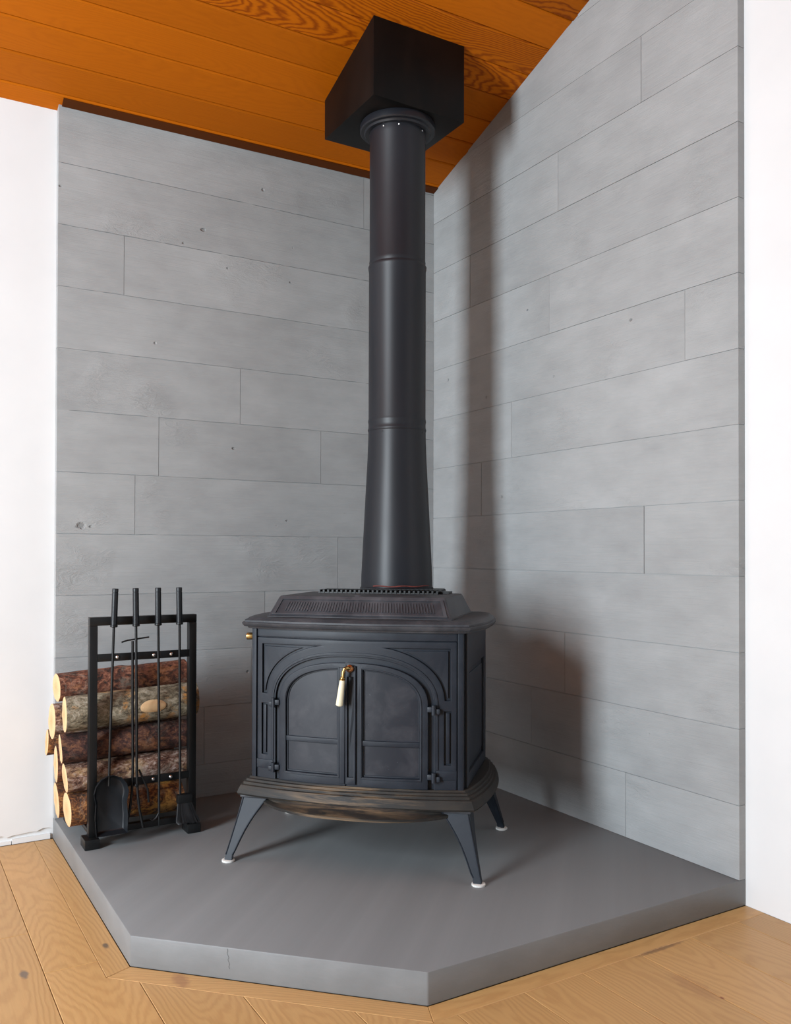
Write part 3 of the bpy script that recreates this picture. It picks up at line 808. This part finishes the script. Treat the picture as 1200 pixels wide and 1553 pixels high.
# brush
t = thing('hearth_brush', 'black fireplace brush with flared bristles, rightmost tool on the rack', 'hearth brush', (-1.322, TY, .04), 0, 'fire tools hanging on the rack')
grip(t, -.009, -.007, .821, .699)
obj('rod', tube([(-.007, 0, .70), (-.002, 0, .105)], .0045, 12), M['black'], t)
obj('brush_head', bbox(-.014, .040, -.012, .012, .072, .104, .005), M['black'], t)
bm = bmesh.new(); R = random.Random(2)
rings = []
for i in range(7):
    u = i / 6; z_ = .074 * (1 - u) + .006 * u; x0 = -.011 + (-.004) * u; x1 = .037 + .030 * u ** 1.5
    rings.append([((x0 + x1) / 2 + (x1 - x0) / 2 * math.cos(a) * (1 + .05 * math.sin(5 * a)), (.009 + .005 * u) * math.sin(a), z_ + (0 if i < 6 else .006 * math.sin(3 * a))) for a in [2 * PI * k / 20 for k in range(20)]])
loft(rings, bm=bm)
for k in range(420):
    a = R.uniform(-1, 1); bq = R.uniform(-1, 1)
    xs = .013 + a * .023; xe = .026 + a * .040 + R.uniform(-.003, .003); ys_ = bq * .009; ye = bq * .017
    ze = .004 + R.uniform(-.004, .006) - .005 * a
    tube([(xs, ys_, .075), ((xs + xe) / 2, (ys_ + ye) / 2 + .001, .035), (xe, ye, ze)], .0006, 3, bm=bm)
br = obj('bristles', bm, M['bristle'], t, sm=False); br['kind'] = 'stuff'

# ------------------------------------------------------------------ firewood
def log(label, y, z, r, x0, x1, z1=None, bark=None, seed=0, knobs=0, group='firewood logs stacked in the rack', y1=None, sq=1.0):
    z1 = z if z1 is None else z1; y1 = y if y1 is None else y1
    L = x1 - x0; n = 44; m = 34; bm = bmesh.new(); rings = []; R = random.Random(seed)
    prof = []
    for k in range(n):
        a = 2 * PI * k / n
        prof.append(1 + .045 * noise.noise(Vector((math.cos(a) * 1.2 + seed * 5, math.sin(a) * 1.2, 0))))
    kn = [(R.uniform(.2, .8) * L, R.uniform(0, 2 * PI), R.uniform(.5, 1)) for _ in range(knobs)]
    for i in range(m + 1):
        u = i / m; x_ = L * u - .004 * 0
        rg = []
        for k in range(n):
            a = 2 * PI * k / n
            q = Vector((x_ * 14 + seed * 9, math.cos(a) * 3, math.sin(a) * 3))
            rr = r * prof[k] * (1 + .03 * noise.noise(Vector((x_ * 5 + seed, math.cos(a), math.sin(a))))) * (1 + .035 * noise.noise(q))
            for kx, ka, ks in kn:
                dd = ((x_ - kx) / .022) ** 2 + (math.sin((a - ka) / 2) * 2 * r / .02) ** 2
                rr += .007 * ks * math.exp(-dd)
            sl_ = .012 * math.sin(a + seed) * (1 if i in (0, m) else 0)
            rg.append((x_ + (sl_ * .35), math.cos(a) * rr, math.sin(a) * rr * sq))
        rings.append(rg)
    loft(rings, cap0=False, cap1=False, bm=bm)
    o = obj('firewood_log', bm, bark, ang=60)
    for idx, rg in ((0, rings[0]), (1, rings[-1])):
        cb = bmesh.new(); sgn = -1 if idx == 0 else 1
        c = Vector((sum(p[0] for p in rg) / n, 0, 0)) + Vector((sgn * .001, 0, 0))
        R3 = [[Vector(p) * 1.0 for p in rg]]
        for f_ in (.93, .6, .3): R3.append([c.lerp(Vector(p), f_) + Vector((sgn * (.0015 + .0012 * noise.noise(Vector(p) * 60)), 0, 0)) for p in rg])
        loft(R3, cap0=False, cap1=True, bm=cb)
        co = obj('cut_end', cb, M['cut'], o, ang=60); co['label'] = 'pale sawn end grain'
    d = Vector((L, y1 - y, z1 - z)).normalized()
    o.rotation_mode = 'QUATERNION'; o.rotation_quaternion = Vector((1, 0, 0)).rotation_difference(d)
    o.location = (x0, y, z)
    return tag(o, label, 'log', group)
M['cut'] = m_cut('sawn_end_grain')
bk = {}
bk['red'] = m_bark('red_brown_bark', (.020, .007, .004), (.13, .038, .018), (.36, .15, .085), 1, oamt=.35, pamt=.25)
bk['grey'] = m_bark('grey_olive_bark', (.07, .05, .03), (.24, .20, .13), (.46, .40, .31), 2, orange=(.55, .24, .05), oamt=1.0, pale=(.52, .45, .34), pamt=.35)
bk['dark'] = m_bark('dark_smooth_bark', (.012, .005, .004), (.060, .020, .016), (.20, .085, .045), 3, oamt=.25, pamt=.12)
bk['pink'] = m_bark('flaky_pinkish_bark', (.045, .015, .010), (.22, .11, .07), (.58, .46, .40), 4, orange=(.5, .3, .09), oamt=.5, pamt=.55)
bk['orange'] = m_bark('peeling_orange_bark', (.025, .009, .004), (.18, .06, .018), (.52, .24, .07), 5, orange=(.60, .30, .06), oamt=.8, pamt=.2)
# front row, top to bottom
F1 = log('thick grey-barked log with pale oval scar, facing the poker', -.2955, .433, .0605, -1.684, -1.232, .452, bk['grey'], 1, 2)
log('smooth dark maroon log directly under the scarred grey log', -.3000, .3195, .0485, -1.697, -1.262, .331, bk['dark'], 2, 0)
log('flaky pinkish log between the maroon log and the bottom log', -.2985, .2195, .0490, -1.682, -1.262, .2250, bk['pink'], 3, 1)
log('peeling orange-brown log, lowest of the front row behind the shovel', -.2970, .1120, .0560, -1.674, -1.290, .1120, bk['orange'], 4, 1)
# back row
log('red-brown log lying on top of the whole stack', -.2060, .5130, .0480, -1.695, -1.245, .5360, bk['red'], 5, 5)
log('upper back log with wide orange cut end, under the topmost log', -.1720, .3920, .0610, -1.704, -1.270, .4130, bk['pink'], 6, 1)
log('back-row log with slim darker end, farthest to the left', -.0750, .3000, .0450, -1.705, -1.27, .3050, bk['orange'], 7, 0)
log('back-row log with large pale end beside the flaky pinkish log', -.1830, .2440, .0620, -1.692, -1.29, .2430, bk['red'], 8, 1)
log('splintered back-row log at the bottom near the white wall', -.1750, .1150, .0600, -1.688, -1.29, .1150, bk['orange'], 9, 2)
# pale oval scar where a branch was cut from the front grey log
sc = bmesh.new(); rings = []
for f_, dy in ((1.0, .0), (.92, -.0022), (.6, -.0035), (.2, -.004)):
    rings.append([(.283 + math.cos(a) * .0455 * f_, -.0640 + dy + .010 * (math.sin(a) * f_) ** 2 , .000 + math.sin(a) * .0235 * f_) for a in [2 * PI * k / 32 for k in range(32)]])
loft(rings, cap0=False, bm=sc)
sco = obj('branch_scar', sc, M['cut'], F1, ang=60); sco['label'] = 'pale oval branch scar'

# ------------------------------------------------------------------ light
def area(name, loc, target, sx, sy, power, color):
    l = bpy.data.lights.new(name, 'AREA'); l.shape = 'RECTANGLE'; l.size = sx; l.size_y = sy; l.energy = power; l.color = color
    o = bpy.data.objects.new(name, l); COL.objects.link(o); o.location = loc
    o.rotation_euler = (Vector(target) - Vector(loc)).to_track_quat('-Z', 'Y').to_euler(); return o
area('window_light', (-5.0, -2.25, 1.55), (-.6, -.62, 1.35), .90, 2.3, 262, (.84, .93, 1.0))
area('fill_light_front', (-2.2, -5.6, 2.0), (-1.0, 0, 1.0), 3.2, 2.0, 7, (.93, .96, 1.0))  # weak fill added from the front, stands for no known window
w = bpy.data.worlds.new('World'); bpy.context.scene.world = w; w.use_nodes = True
bg = w.node_tree.nodes['Background']; bg.inputs[0].default_value = (.86, .94, 1.0, 1); bg.inputs[1].default_value = .14

# ------------------------------------------------------------------ camera
cam = bpy.data.cameras.new('camera'); co = bpy.data.objects.new('camera', cam); COL.objects.link(co)
CR = Vector((0.858878, -0.512175, 0.002177)); CU = Vector((-0.007125, -0.007698, 0.999945)); CF = Vector((0.512130, 0.858846, 0.010261))
mt = Matrix((( CR.x, CU.x, -CF.x, -2.22402), (CR.y, CU.y, -CF.y, -3.38390), (CR.z, CU.z, -CF.z, 0.98293), (0, 0, 0, 1)))
co.matrix_world = mt
cam.sensor_fit = 'HORIZONTAL'; cam.sensor_width = 36; cam.lens = 39.3340; cam.shift_y = 0.04027; cam.clip_start = .05
bpy.context.scene.camera = co
for o in list(bpy.context.scene.objects):
    if o.parent is None: o.location.z += HZ
sc_ = bpy.context.scene
sc_.view_settings.view_transform = 'Standard'; sc_.view_settings.look = 'None'
sc_.view_settings.exposure = .07; sc_.view_settings.gamma = 1; sc_.view_settings.use_curve_mapping = False
